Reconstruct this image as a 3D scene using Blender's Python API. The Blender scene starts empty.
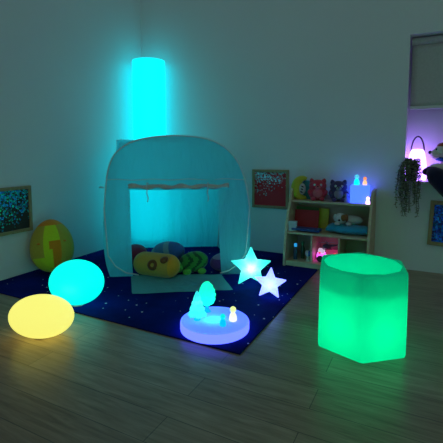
import bpy, bmesh, math, random
from mathutils import Vector, Matrix, Euler, noise
random.seed(7)
SC = bpy.context.scene
COL = SC.collection
PI = math.pi

# ------------------------------------------------------------------ materials
def new_mat(name):
    m = bpy.data.materials.new(name); m.use_nodes = True
    nt = m.node_tree; nt.nodes.clear()
    out = nt.nodes.new('ShaderNodeOutputMaterial')
    return m, nt, out

def N(nt, kind, **kw):
    n = nt.nodes.new(kind)
    for k, v in kw.items():
        if k in n.inputs.keys(): n.inputs[k].default_value = v
        else: setattr(n, k, v)
    return n

def rgba(c): return (c[0], c[1], c[2], 1.0)

def plain(name, c, rough=.6, var=.12, scale=18, metallic=0, bump=0.0, spec=.4, emit=None, es=0):
    m, nt, out = new_mat(name)
    b = N(nt, 'ShaderNodeBsdfPrincipled')
    b.inputs['Roughness'].default_value = rough
    b.inputs['Metallic'].default_value = metallic
    b.inputs['Specular IOR Level'].default_value = spec
    tc = N(nt, 'ShaderNodeTexCoord')
    nz = N(nt, 'ShaderNodeTexNoise', Scale=scale, Detail=4.0)
    nt.links.new(tc.outputs['Object'], nz.inputs['Vector'])
    r = N(nt, 'ShaderNodeValToRGB')
    r.color_ramp.elements[0].position = .3; r.color_ramp.elements[1].position = .7
    r.color_ramp.elements[0].color = rgba([x*(1-var) for x in c])
    r.color_ramp.elements[1].color = rgba([min(1, x*(1+var)) for x in c])
    nt.links.new(nz.outputs['Fac'], r.inputs['Fac'])
    nt.links.new(r.outputs['Color'], b.inputs['Base Color'])
    if bump:
        bp = N(nt, 'ShaderNodeBump', Strength=bump, Distance=.01)
        nt.links.new(nz.outputs['Fac'], bp.inputs['Height'])
        nt.links.new(bp.outputs['Normal'], b.inputs['Normal'])
    if emit:
        b.inputs['Emission Color'].default_value = rgba(emit)
        b.inputs['Emission Strength'].default_value = es
    nt.links.new(b.outputs[0], out.inputs[0])
    return m

def plush(name, c, scale=120):
    m, nt, out = new_mat(name)
    b = N(nt, 'ShaderNodeBsdfPrincipled', Roughness=.95)
    b.inputs['Specular IOR Level'].default_value = .1
    b.inputs['Sheen Weight'].default_value = .3
    tc = N(nt, 'ShaderNodeTexCoord')
    nz = N(nt, 'ShaderNodeTexNoise', Scale=scale, Detail=3.0)
    nt.links.new(tc.outputs['Object'], nz.inputs['Vector'])
    mx = N(nt, 'ShaderNodeMix'); mx.data_type = 'RGBA'
    mx.inputs[6].default_value = rgba([x*.75 for x in c]); mx.inputs[7].default_value = rgba(c)
    nt.links.new(nz.outputs['Fac'], mx.inputs[0])
    nt.links.new(mx.outputs[2], b.inputs['Base Color'])
    bp = N(nt, 'ShaderNodeBump', Strength=.4, Distance=.004)
    nt.links.new(nz.outputs['Fac'], bp.inputs['Height'])
    nt.links.new(bp.outputs['Normal'], b.inputs['Normal'])
    nt.links.new(b.outputs[0], out.inputs[0])
    return m

def glow(name, emit, strength=1.0, base=None, rough=.45):
    if base is None:
        mxe = max(emit); base = [.06+.6*min(1, x/mxe)**1.0-.05*(x < .05) for x in emit]
    """light-giving moulded plastic shell"""
    m, nt, out = new_mat(name)
    b = N(nt, 'ShaderNodeBsdfPrincipled', Roughness=rough)
    b.inputs['Base Color'].default_value = rgba(base)
    b.inputs['Specular IOR Level'].default_value = .3
    b.inputs['Emission Color'].default_value = rgba(emit)
    b.inputs['Emission Strength'].default_value = strength
    nt.links.new(b.outputs[0], out.inputs[0])
    return m

def shell(name, trans=(.9, .9, .9), emit=(0, 0, 0), es=0.0, diff=.3):
    """thin translucent plastic shell around a lamp"""
    m, nt, out = new_mat(name)
    t = N(nt, 'ShaderNodeBsdfTranslucent'); t.inputs['Color'].default_value = rgba(trans)
    d = N(nt, 'ShaderNodeBsdfDiffuse'); d.inputs['Color'].default_value = rgba(trans)
    mx = N(nt, 'ShaderNodeMixShader'); mx.inputs[0].default_value = diff
    nt.links.new(t.outputs[0], mx.inputs[1]); nt.links.new(d.outputs[0], mx.inputs[2])
    e = N(nt, 'ShaderNodeEmission', Strength=es); e.inputs['Color'].default_value = rgba(emit)
    ad = N(nt, 'ShaderNodeAddShader')
    nt.links.new(mx.outputs[0], ad.inputs[0]); nt.links.new(e.outputs[0], ad.inputs[1])
    nt.links.new(ad.outputs[0], out.inputs[0])
    return m

def fabric(name, c=(.78, .8, .8), trans=.45, clear=.08):
    m, nt, out = new_mat(name)
    tc = N(nt, 'ShaderNodeTexCoord')
    mp = N(nt, 'ShaderNodeMapping'); mp.inputs['Scale'].default_value = (9, 9, 2.2); mp.inputs['Rotation'].default_value = (.3, .5, .2)
    nt.links.new(tc.outputs['Object'], mp.inputs['Vector'])
    nz = N(nt, 'ShaderNodeTexNoise', Scale=1.0, Detail=4.0, Distortion=.8)
    nt.links.new(mp.outputs[0], nz.inputs['Vector'])
    bp = N(nt, 'ShaderNodeBump', Strength=.7, Distance=.03)
    nt.links.new(nz.outputs['Fac'], bp.inputs['Height'])
    t = N(nt, 'ShaderNodeBsdfTranslucent'); t.inputs['Color'].default_value = rgba(c)
    d = N(nt, 'ShaderNodeBsdfDiffuse'); d.inputs['Color'].default_value = rgba(c)
    nt.links.new(bp.outputs['Normal'], d.inputs['Normal'])
    nt.links.new(bp.outputs['Normal'], t.inputs['Normal'])
    mx = N(nt, 'ShaderNodeMixShader'); mx.inputs[0].default_value = trans
    nt.links.new(d.outputs[0], mx.inputs[1]); nt.links.new(t.outputs[0], mx.inputs[2])
    tr = N(nt, 'ShaderNodeBsdfTransparent')
    m2 = N(nt, 'ShaderNodeMixShader'); m2.inputs[0].default_value = clear
    nt.links.new(mx.outputs[0], m2.inputs[1]); nt.links.new(tr.outputs[0], m2.inputs[2])
    nt.links.new(m2.outputs[0], out.inputs[0])
    return m

def wall_mat(name):
    m, nt, out = new_mat(name)
    b = N(nt, 'ShaderNodeBsdfPrincipled', Roughness=.85)
    b.inputs['Specular IOR Level'].default_value = .2
    tc = N(nt, 'ShaderNodeTexCoord')
    nz = N(nt, 'ShaderNodeTexNoise', Scale=90.0, Detail=4.0)
    n2 = N(nt, 'ShaderNodeTexNoise', Scale=1.3, Detail=3.0)
    nt.links.new(tc.outputs['Object'], nz.inputs['Vector']); nt.links.new(tc.outputs['Object'], n2.inputs['Vector'])
    r = N(nt, 'ShaderNodeValToRGB')
    r.color_ramp.elements[0].color = (.76, .79, .79, 1); r.color_ramp.elements[1].color = (.82, .84, .84, 1)
    nt.links.new(n2.outputs['Fac'], r.inputs['Fac'])
    nt.links.new(r.outputs['Color'], b.inputs['Base Color'])
    bp = N(nt, 'ShaderNodeBump', Strength=.12, Distance=.004)
    nt.links.new(nz.outputs['Fac'], bp.inputs['Height'])
    nt.links.new(bp.outputs['Normal'], b.inputs['Normal'])
    nt.links.new(b.outputs[0], out.inputs[0])
    return m

def floor_mat():
    m, nt, out = new_mat('laminate_floor')
    b = N(nt, 'ShaderNodeBsdfPrincipled')
    b.inputs['Specular IOR Level'].default_value = .4
    tc = N(nt, 'ShaderNodeTexCoord')
    br = N(nt, 'ShaderNodeTexBrick', Scale=1.0)
    br.inputs['Brick Width'].default_value = 1.25; br.inputs['Row Height'].default_value = .145
    br.inputs['Mortar Size'].default_value = .0018; br.inputs['Bias'].default_value = 0
    br.offset = .37; br.squash = 1
    br.inputs['Color1'].default_value = (.34, .24, .17, 1)
    br.inputs['Color2'].default_value = (.43, .315, .22, 1)
    br.inputs['Mortar'].default_value = (.15, .12, .09, 1)
    nt.links.new(tc.outputs['Object'], br.inputs['Vector'])
    mp = N(nt, 'ShaderNodeMapping'); mp.inputs['Scale'].default_value = (2.2, 26, 1)
    nt.links.new(tc.outputs['Object'], mp.inputs['Vector'])
    nz = N(nt, 'ShaderNodeTexNoise', Scale=1.6, Detail=7.0, Roughness=.65, Distortion=.6)
    nt.links.new(mp.outputs[0], nz.inputs['Vector'])
    r = N(nt, 'ShaderNodeValToRGB')
    r.color_ramp.elements[0].position = .3; r.color_ramp.elements[1].position = .72
    r.color_ramp.elements[0].color = (.55, .52, .5, 1); r.color_ramp.elements[1].color = (1.2, 1.2, 1.2, 1)
    nt.links.new(nz.outputs['Fac'], r.inputs['Fac'])
    mx = N(nt, 'ShaderNodeMix'); mx.data_type = 'RGBA'; mx.blend_type = 'MULTIPLY'; mx.inputs[0].default_value = 1
    nt.links.new(br.outputs['Color'], mx.inputs[6]); nt.links.new(r.outputs['Color'], mx.inputs[7])
    nt.links.new(mx.outputs[2], b.inputs['Base Color'])
    rr = N(nt, 'ShaderNodeMapRange'); rr.inputs['To Min'].default_value = .26; rr.inputs['To Max'].default_value = .40
    nt.links.new(nz.outputs['Fac'], rr.inputs['Value']); nt.links.new(rr.outputs[0], b.inputs['Roughness'])
    bp = N(nt, 'ShaderNodeBump', Strength=.15, Distance=.003)
    nt.links.new(nz.outputs['Fac'], bp.inputs['Height'])
    nt.links.new(bp.outputs['Normal'], b.inputs['Normal'])
    nt.links.new(b.outputs[0], out.inputs[0])
    return m

def rug_mat():
    m, nt, out = new_mat('night_sky_rug')
    b = N(nt, 'ShaderNodeBsdfPrincipled', Roughness=.8)
    b.inputs['Specular IOR Level'].default_value = .02
    tc = N(nt, 'ShaderNodeTexCoord')
    nz = N(nt, 'ShaderNodeTexNoise', Scale=2.2, Detail=6.0, Roughness=.6)
    nt.links.new(tc.outputs['Object'], nz.inputs['Vector'])
    r = N(nt, 'ShaderNodeValToRGB')
    r.color_ramp.elements[0].position = .3; r.color_ramp.elements[1].position = .75
    r.color_ramp.elements[0].color = (.001, .005, .07, 1); r.color_ramp.elements[1].color = (.005, .019, .24, 1)
    nt.links.new(nz.outputs['Fac'], r.inputs['Fac'])
    vo = N(nt, 'ShaderNodeTexVoronoi', Scale=20.0)
    nt.links.new(tc.outputs['Object'], vo.inputs['Vector'])
    sp = N(nt, 'ShaderNodeSeparateColor'); nt.links.new(vo.outputs['Color'], sp.inputs[0])
    mu = N(nt, 'ShaderNodeMath', operation='MULTIPLY'); mu.inputs[1].default_value = .15
    nt.links.new(sp.outputs[0], mu.inputs[0])
    lt = N(nt, 'ShaderNodeMath', operation='LESS_THAN')
    nt.links.new(vo.outputs['Distance'], lt.inputs[0]); nt.links.new(mu.outputs[0], lt.inputs[1])
    mx = N(nt, 'ShaderNodeMix'); mx.data_type = 'RGBA'; mx.inputs[7].default_value = (.75, .8, .9, 1)
    nt.links.new(lt.outputs[0], mx.inputs[0]); nt.links.new(r.outputs['Color'], mx.inputs[6])
    nt.links.new(mx.outputs[2], b.inputs['Base Color'])
    n2 = N(nt, 'ShaderNodeTexNoise', Scale=220.0)
    nt.links.new(tc.outputs['Object'], n2.inputs['Vector'])
    bp = N(nt, 'ShaderNodeBump', Strength=.3, Distance=.003)
    nt.links.new(n2.outputs['Fac'], bp.inputs['Height']); nt.links.new(bp.outputs['Normal'], b.inputs['Normal'])
    nt.links.new(b.outputs[0], out.inputs[0])
    return m

def wood_mat(name, c1, c2, axis=(3, 3, 30)):
    m, nt, out = new_mat(name)
    b = N(nt, 'ShaderNodeBsdfPrincipled', Roughness=.5)
    tc = N(nt, 'ShaderNodeTexCoord')
    mp = N(nt, 'ShaderNodeMapping'); mp.inputs['Scale'].default_value = axis
    nt.links.new(tc.outputs['Object'], mp.inputs['Vector'])
    nz = N(nt, 'ShaderNodeTexNoise', Scale=2.0, Detail=6.0, Distortion=.5)
    nt.links.new(mp.outputs[0], nz.inputs['Vector'])
    r = N(nt, 'ShaderNodeValToRGB')
    r.color_ramp.elements[0].position = .3; r.color_ramp.elements[1].position = .7
    r.color_ramp.elements[0].color = rgba(c1); r.color_ramp.elements[1].color = rgba(c2)
    nt.links.new(nz.outputs['Fac'], r.inputs['Fac']); nt.links.new(r.outputs['Color'], b.inputs['Base Color'])
    nt.links.new(b.outputs[0], out.inputs[0])
    return m

def sequin_mat(name, ground, fleck_a, fleck_b, region, dens):
    """board with reflective foil flecks; region(nt, sep) -> value socket that thins the flecks out"""
    m, nt, out = new_mat(name)
    tc = N(nt, 'ShaderNodeTexCoord')
    vo = N(nt, 'ShaderNodeTexVoronoi', Scale=95.0); nt.links.new(tc.outputs['Object'], vo.inputs['Vector'])
    sp = N(nt, 'ShaderNodeSeparateColor'); nt.links.new(vo.outputs['Color'], sp.inputs[0])
    big = N(nt, 'ShaderNodeTexNoise', Scale=9.0, Detail=3.0); nt.links.new(tc.outputs['Object'], big.inputs['Vector'])
    xyz = N(nt, 'ShaderNodeSeparateXYZ'); nt.links.new(tc.outputs['Object'], xyz.inputs[0])
    reg = region(nt, xyz)
    a = N(nt, 'ShaderNodeMath', operation='ADD'); nt.links.new(big.outputs['Fac'], a.inputs[0]); nt.links.new(reg, a.inputs[1])
    a2 = N(nt, 'ShaderNodeMath', operation='ADD'); nt.links.new(a.outputs[0], a2.inputs[0]); a2.inputs[1].default_value = dens
    lt = N(nt, 'ShaderNodeMath', operation='LESS_THAN'); nt.links.new(sp.outputs[0], lt.inputs[0]); nt.links.new(a2.outputs[0], lt.inputs[1])
    d = N(nt, 'ShaderNodeBsdfPrincipled', Roughness=.6); d.inputs['Base Color'].default_value = rgba(ground)
    g = N(nt, 'ShaderNodeBsdfPrincipled', Roughness=.3, Metallic=.75)
    mx = N(nt, 'ShaderNodeMix'); mx.data_type = 'RGBA'
    mx.inputs[6].default_value = rgba(fleck_a); mx.inputs[7].default_value = rgba(fleck_b)
    nt.links.new(sp.outputs[1], mx.inputs[0]); nt.links.new(mx.outputs[2], g.inputs['Base Color'])
    geo = N(nt, 'ShaderNodeNewGeometry')
    vs = N(nt, 'ShaderNodeVectorMath', operation='SUBTRACT'); nt.links.new(vo.outputs['Color'], vs.inputs[0]); vs.inputs[1].default_value = (.5, .5, .5)
    va = N(nt, 'ShaderNodeVectorMath', operation='MULTIPLY_ADD'); nt.links.new(vs.outputs[0], va.inputs[0]); va.inputs[1].default_value = (1.1, 1.1, 1.1)
    nt.links.new(geo.outputs['Normal'], va.inputs[2])
    vn = N(nt, 'ShaderNodeVectorMath', operation='NORMALIZE'); nt.links.new(va.outputs[0], vn.inputs[0])
    nt.links.new(vn.outputs[0], g.inputs['Normal'])
    ms = N(nt, 'ShaderNodeMixShader'); nt.links.new(lt.outputs[0], ms.inputs[0])
    nt.links.new(d.outputs[0], ms.inputs[1]); nt.links.new(g.outputs[0], ms.inputs[2])
    nt.links.new(ms.outputs[0], out.inputs[0])
    return m

# ------------------------------------------------------------------ mesh helpers
def link(name, bm, mat, parent=None, smooth=True, loc=None, rot=None, subsurf=0, angle=None):
    me = bpy.data.meshes.new(name)
    bmesh.ops.recalc_face_normals(bm, faces=bm.faces[:])
    bm.to_mesh(me); bm.free()
    for m in (mat if isinstance(mat, (list, tuple)) else [mat]): me.materials.append(m)
    for p in me.polygons: p.use_smooth = smooth
    o = bpy.data.objects.new(name, me); COL.objects.link(o)
    if parent: o.parent = parent
    if loc: o.location = loc
    if rot: o.rotation_euler = rot
    if subsurf:
        s = o.modifiers.new('smooth', 'SUBSURF'); s.levels = subsurf; s.render_levels = subsurf
    if smooth and angle:
        me.set_sharp_from_angle(angle=angle)
    return o

def thing(name, label, cat, loc=(0, 0, 0), rot=(0, 0, 0), group=None):
    o = bpy.data.objects.new(name, None); COL.objects.link(o)
    o.empty_display_size = .05
    o.location = loc; o.rotation_euler = rot
    return tag(o, label, cat, group)

def tag(o, label, cat, group=None):
    o['label'] = label; o['category'] = cat
    if group: o['group'] = group
    return o

def struct(o): o['kind'] = 'structure'; return o

def box(bm, x0, x1, y0, y1, z0, z1, bev=0, M=None):
    r = bmesh.ops.create_cube(bm, size=1)
    vs = r['verts']
    for v in vs:
        v.co = Vector(((x0+x1)/2+v.co.x*(x1-x0), (y0+y1)/2+v.co.y*(y1-y0), (z0+z1)/2+v.co.z*(z1-z0)))
    if M: bmesh.ops.transform(bm, matrix=M, verts=vs)
    if bev:
        es = list({e for v in vs for e in v.link_edges})
        bmesh.ops.bevel(bm, geom=es, offset=bev, segments=2, profile=.5, affect='EDGES')
    return bm

def ell(bm, c, r, rot=(0, 0, 0), u=24, v=16, mi=0):
    s = bmesh.ops.create_uvsphere(bm, u_segments=u, v_segments=v, radius=1)
    M = Matrix.Translation(c) @ Euler(rot).to_matrix().to_4x4() @ Matrix.Diagonal((r[0], r[1], r[2], 1))
    bmesh.ops.transform(bm, matrix=M, verts=s['verts'])
    if mi:
        for f in {f for w in s['verts'] for f in w.link_faces}: f.material_index = mi
    return s['verts']

def lathe(bm, prof, seg=40, c=(0, 0, 0), M=None):
    rings = []
    made = []
    for r, z in prof:
        if r < 1e-5:
            v = bm.verts.new((c[0], c[1], c[2]+z)); rings.append([v]); made.append(v)
        else:
            ring = [bm.verts.new((c[0]+r*math.cos(2*PI*k/seg), c[1]+r*math.sin(2*PI*k/seg), c[2]+z)) for k in range(seg)]
            rings.append(ring); made += ring
    for a, b in zip(rings, rings[1:]):
        if len(a) == 1 and len(b) == 1: continue
        for k in range(seg):
            k2 = (k+1) % seg
            if len(a) == 1: bm.faces.new((a[0], b[k], b[k2]))
            elif len(b) == 1: bm.faces.new((a[k], a[k2], b[0]))
            else: bm.faces.new((a[k], a[k2], b[k2], b[k]))
    if M: bmesh.ops.transform(bm, matrix=M, verts=made)
    return bm

def tube(bm, pts, r, seg=8, closed=False):
    pts = [Vector(p) for p in pts]
    n = len(pts); rings = []
    rr = r if isinstance(r, (list, tuple)) else [r]*n
    prev = None
    for i, p in enumerate(pts):
        a = pts[(i-1) % n] if (closed or i > 0) else p
        b = pts[(i+1) % n] if (closed or i < n-1) else p
        t = (b-a).normalized()
        if prev is None:
            prev = t.orthogonal().normalized()
        nrm = (prev - t*prev.dot(t))
        nrm = nrm.normalized() if nrm.length > 1e-6 else t.orthogonal().normalized()
        prev = nrm; bi = t.cross(nrm)
        rings.append([bm.verts.new(p + rr[i]*(math.cos(2*PI*k/seg)*nrm + math.sin(2*PI*k/seg)*bi)) for k in range(seg)])
    m = n if closed else n-1
    for i in range(m):
        a, b = rings[i], rings[(i+1) % n]
        for k in range(seg):
            bm.faces.new((a[k], a[(k+1) % seg], b[(k+1) % seg], b[k]))
    if not closed:
        bm.faces.new(rings[0][::-1]); bm.faces.new(rings[-1])
    return bm

def catmull(P, n):
    P = [Vector(p) for p in P]
    seglen = [0]
    dense = []
    for i in range(len(P)-1):
        p0 = P[max(i-1, 0)]; p1 = P[i]; p2 = P[i+1]; p3 = P[min(i+2, len(P)-1)]
        for k in range(16):
            t = k/16
            dense.append(.5*((2*p1)+(p2-p0)*t+(2*p0-5*p1+4*p2-p3)*t*t+(3*p1-p0-3*p2+p3)*t**3))
    dense.append(P[-1])
    L = [0]
    for a, b in zip(dense, dense[1:]): L.append(L[-1]+(b-a).length)
    res = []; j = 0
    for i in range(n):
        s = L[-1]*i/(n-1)
        while j < len(L)-2 and L[j+1] < s: j += 1
        d = L[j+1]-L[j]
        res.append(dense[j].lerp(dense[j+1], (s-L[j])/d if d else 0))
    return res

def grid_strip(bm, rows):
    """rows: lists of points of one length -> quad sheet"""
    vr = [[bm.verts.new(p) for p in row] for row in rows]
    for a, b in zip(vr, vr[1:]):
        for k in range(len(a)-1):
            bm.faces.new((a[k], a[k+1], b[k+1], b[k]))
    return vr

def bulb(name, loc, power, color, radius, parent=None):
    l = bpy.data.lights.new(name, 'POINT'); l.energy = power; l.color = color; l.shadow_soft_size = radius
    o = bpy.data.objects.new(name, l); COL.objects.link(o); o.location = loc
    if parent: o.parent = parent
    return o

# ------------------------------------------------------------------ camera & world
cam = bpy.data.cameras.new('camera'); co = bpy.data.objects.new('camera', cam); COL.objects.link(co)
cam.sensor_width = 36; cam.sensor_fit = 'HORIZONTAL'; cam.lens = 400/443*36
cam.shift_x = 0; cam.shift_y = -(221.5-187)/443
A = math.radians(27.2057); Pt = math.radians(5.2848)
fw = Vector((-math.sin(A)*math.cos(Pt), math.cos(A)*math.cos(Pt), -math.sin(Pt)))
co.location = (2.868, -3.635, 1.0)
co.rotation_euler = fw.to_track_quat('-Z', 'Y').to_euler()
cam.clip_start = .05
SC.camera = co
w = bpy.data.worlds.new('dim_room'); SC.world = w; w.use_nodes = True
bgn = w.node_tree.nodes['Background']; bgn.inputs[0].default_value = (.66, 1.0, .98, 1); bgn.inputs[1].default_value = .15
SC.view_settings.view_transform = 'Standard'; SC.view_settings.look = 'None'
SC.view_settings.exposure = 0; SC.view_settings.gamma = 1; SC.view_settings.use_curve_mapping = False

# ------------------------------------------------------------------ room
WALL = wall_mat('painted_wall')
bm = bmesh.new(); box(bm, -.1, 5.2, -5.2, .6, -.1, 0); struct(link('floor', bm, floor_mat(), smooth=False))
bm = bmesh.new(); box(bm, -.1, 0, -5.2, .1, 0, 2.9); struct(link('wall_left', bm, WALL, smooth=False))
NX0, NX1, NZ0, NZ1, ND = 2.703, 3.75, .725, 1.922, .26
bm = bmesh.new()
box(bm, 0, NX0, 0, .4, 0, 2.9); box(bm, NX1, 5.2, 0, .4, 0, 2.9)
box(bm, NX0, NX1, 0, .4, NZ1, 2.9); box(bm, NX0, NX1, 0, .4, 0, NZ0)
box(bm, NX0, NX1, ND, .4, NZ0, NZ1)
struct(link('wall_back', bm, WALL, smooth=False))
SILL = plain('painted_sill', (.72, .74, .72), rough=.4, var=.04)
bm = bmesh.new(); box(bm, NX0-.0, NX1, -.045, ND-.001, NZ0+.0005, NZ0+.022, bev=.004)
struct(link('trim_1', bm, SILL, smooth=False))
# roller blind, drawn half way down the alcove
t = thing('roller_blind', 'pale grey roller blind drawn half way down inside the wall alcove', 'blind', (0, .10, 0))
BL = plain('blind_cloth', (.55, .55, .52), rough=.9, var=.06, scale=60)
bm = bmesh.new(); rows = []
for i in range(13):
    z = 1.86-(1.86-1.36)*i/12
    rows.append([Vector((NX0+.018+(NX1-NX0-.036)*k/20, .002*math.sin(k*.8), z)) for k in range(21)])
grid_strip(bm, rows)
o = link('blind_cloth', bm, BL, t); s = o.modifiers.new('thick', 'SOLIDIFY'); s.thickness = .003
bm = bmesh.new(); tube(bm, [(NX0+.012, 0, 1.885), (NX1-.012, 0, 1.885)], .03, 20); link('roller_tube', bm, BL, t, angle=.6)
bm = bmesh.new(); box(bm, NX0+.016, NX1-.016, -.01, .01, 1.335, 1.362, bev=.003); link('bottom_bar', bm, SILL, t, smooth=False)

# ------------------------------------------------------------------ rug
RZ = .008
bm = bmesh.new(); box(bm, .012, 2.092, -1.926, -.006, .0005, RZ, bev=.002)
tag(link('play_rug', bm, rug_mat(), smooth=False), 'dark navy floor rug printed with tiny white stars under the tent', 'rug')

# ------------------------------------------------------------------ column lamp
t = thing('column_lamp', 'tall glowing cyan column lamp standing in the room corner behind the tent', 'lamp', (.237, -.181, RZ))
bm = bmesh.new(); lathe(bm, [(0, .05), (.165, .05), (.17, .06), (.17, 1.90), (.166, 1.915), (.15, 1.92), (0, 1.92)], 56)
link('light_tube', bm, glow('cyan_column_light', (0.0, .88, 1.05), 1.35, base=(.02, .3, .35)), t, angle=.7)
bm = bmesh.new(); lathe(bm, [(0, 0), (.175, 0), (.178, .01), (.178, .05), (0, .05)], 56)
link('base', bm, plain('white_base', (.7, .7, .7)), t, angle=.7)

# ------------------------------------------------------------------ play tent
FAB = fabric('sheer_teal_lit_cloth', (.32, .88, .93), .68, .08)  # white cloth; the column's teal light is put into this colour
FABD = fabric('doubled_teal_lit_cloth', (.15, .48, .52), .25, 0)  # teal cast of the light painted into the white flap's colour
PIPE = plain('tent_piping', (.70, .74, .74), var=.05)
FL = Vector((.692, -1.315, 0)); FR = Vector((1.589, -.768, 0))
e1 = (FR-FL).normalized(); mid = (FL+FR)/2; nb = Vector((-e1.y, e1.x, 0))
BLc = Vector((.14, -.57, 0)); BRc = Vector((.98, -.05, 0)); e2 = (BRc-BLc).normalized(); mid2 = (BLc+BRc)/2
t = thing('play_tent', 'white sheer pop-up play tent with an open square doorway', 'tent', (mid.x, mid.y, RZ))
O = Vector((mid.x, mid.y, RZ))
F = lambda u, z, d=0.0: mid + e1*u + nb*d + Vector((0, 0, z+RZ+.002)) - O
front = catmull([Vector((u, z, 0)) for u, z in [(-.525, 0), (-.556, .12), (-.570, .30), (-.566, .44), (-.555, .56), (-.538, .73), (-.514, .86), (-.464, .962), (-.349, 1.046),
        (-.19, 1.086), (0, 1.099), (.185, 1.086), (.31, 1.05), (.418, .977), (.497, .867), (.545, .726), (.575, .55), (.584, .40), (.580, .25), (.556, .12), (.52, 0)]], 61)
back = catmull([Vector((u, z, 0)) for u, z in [(-.494, 0), (-.52, .3), (-.525, .6), (-.51, .95), (-.502, 1.03), (-.496, 1.095), (-.44, 1.088), (-.3, 1.082), (0, 1.075),
        (.3, 1.06), (.42, 1.045), (.475, 1.01), (.50, .93), (.52, .6), (.515, .3), (.494, 0)]], 61)
Bk = lambda u, z: mid2 + e2*u + Vector((0, 0, z+RZ+.002)) - O
def loft(i0, i1):
    bm = bmesh.new(); rows = []
    for s in range(11):
        q = s/10; row = []
        for i in range(i0, i1+1):
            a = F(front[i].x, front[i].y); b = Bk(back[i].x, back[i].y)
            p = a.lerp(b, q)
            sag = math.sin(PI*q)*.018
            cen = (mid.lerp(mid2, q)) - O + Vector((0, 0, .55))
            d = (cen-p); d.z *= .9 if p.z > .3 else 0
            k = 0 if front[i].y < .02 else 1
            nv = noise.noise(p*4.0)*.012*math.sin(PI*q)*k
            p = p + d.normalized()*(sag*k+nv)
            row.append(p)
        rows.append(row)
    grid_strip(bm, rows)
    return bm
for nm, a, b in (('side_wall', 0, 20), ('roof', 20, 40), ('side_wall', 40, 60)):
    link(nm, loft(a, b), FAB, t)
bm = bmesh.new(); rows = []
for s in range(9):
    row = []
    for i in range(61):
        c = Vector((back[i].x*.0+(-.45+.9*i/60), .0, 0)); c = Vector(((-.494+.988*min(1, max(0, (i-20)/20))), 0.0, 0)) if False else Vector((-.494+.988*i/60, 0, 0))
        u = back[i].x*(1-s/8)+c.x*(s/8); z = back[i].y*(1-s/8)
        p = Bk(u, z); p += Vector((0, 0, 0)) + (Vector((-e2.y, e2.x, 0))*noise.noise(p*3)*.012 if 0 < s < 8 else Vector((0, 0, 0)))
        row.append(p)
    rows.append(row)
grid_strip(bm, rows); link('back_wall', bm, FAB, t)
# front with doorway
inner = [Vector((-.347-.012*math.sin(PI*k/20*.5), .685*k/20, 0)) for k in range(20)] + \
        [Vector((-.360+.688*k/20, .685-.004*math.sin(PI*k/20), 0)) for k in range(21)] + \
        [Vector((.328+.022*(1-(20-k)/20)**2, .685*(20-k)/20, 0)) for k in range(1, 21)]
bm = bmesh.new(); rows = []
for s in range(9):
    q = s/8; row = []
    for i in range(61):
        p2 = front[i].lerp(inner[i], q)
        p = F(p2.x, p2.y)
        if 0 < s: p += nb*noise.noise(Vector((p2.x*5, p2.y*2.2, 3)))*.014
        row.append(p)
    rows.append(row)
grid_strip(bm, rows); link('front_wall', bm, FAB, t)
# front hoop piping: rounded square with rounded lower corners
hoop = [F(-.30, .012, -.006), F(-.40, .03, -.006), F(-.48, .085, -.006), F(-.535, .17, -.006)] + [F(p.x*.995, p.y, -.006) for p in front[11:50]] + \
       [F(.545, .17, -.006), F(.49, .085, -.006), F(.41, .03, -.006), F(.34, .012, -.006)]
bm = bmesh.new(); tube(bm, hoop, .0055, 8); link('front_hoop', bm, PIPE, t)
bm = bmesh.new(); tube(bm, [Bk(p.x*1.0, p.y) for p in back], .005, 8); link('rear_hoop', bm, PIPE, t)
bm = bmesh.new(); tube(bm, [F(-.53+1.07*k/24, .762+.004*math.sin(k), -.003) for k in range(25)], .003, 6); link('seam', bm, PIPE, t)
# rolled up door above the opening
bm = bmesh.new()
tube(bm, [F(-.365+.77*k/30, .712+.006*math.sin(k*.9)-.004*math.sin(PI*k/30), -.02+.003*math.sin(k*1.7)) for k in range(31)],
     [.016+.004*math.sin(k*1.3) for k in range(31)], 12)
rd = link('rolled_door', bm, plain('rolled_cloth', (.62, .60, .54), rough=.9), t)
for u in (-.22, .245):
    bm = bmesh.new()
    tube(bm, [F(u+.024*math.cos(a)*.2, .712+.026*math.sin(a), -.02+.026*math.cos(a)) for a in [2*PI*k/16 for k in range(16)]], .004, 6, True)
    tube(bm, [F(u, .69, -.04), F(u-.006, .66, -.03), F(u+.004, .62, -.02), F(u-.002, .59, -.02)], .004, 6)
    link('tie', bm, PIPE, rd)
bm = bmesh.new(); tube(bm, [F(-.556, .70, .02), F(-.585, .705, .02), F(-.59, .70, .025)], .006, 6); link('side_tie', bm, PIPE, t)
# doormat flap lying on the rug
a0, a1, b0, b1 = Vector((.822, -1.22, 0)), Vector((1.443, -.872, 0)), Vector((1.093, -1.534, 0)), Vector((1.675, -1.136, 0))
bm = bmesh.new(); rows = []
for i in range(13):
    q = i/12; row = []
    for k in range(25):
        h = k/24
        p = (a0.lerp(a1, h)).lerp(b0.lerp(b1, h), q)
        z = RZ+.003+.010*abs(noise.noise(Vector((h*3, q*2, 1))))*math.sin(PI*min(1, q+.1))+.012*math.exp(-((q-.06)/.08)**2)*abs(math.sin(h*7))
        if i == 12: p += Vector((.006*math.sin(k*.9), .006*math.cos(k*.7), 0))
        row.append(p+Vector((0, 0, z))-O)
    rows.append(row)
grid_strip(bm, rows); link('door_flap', bm, FABD, t)

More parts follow.
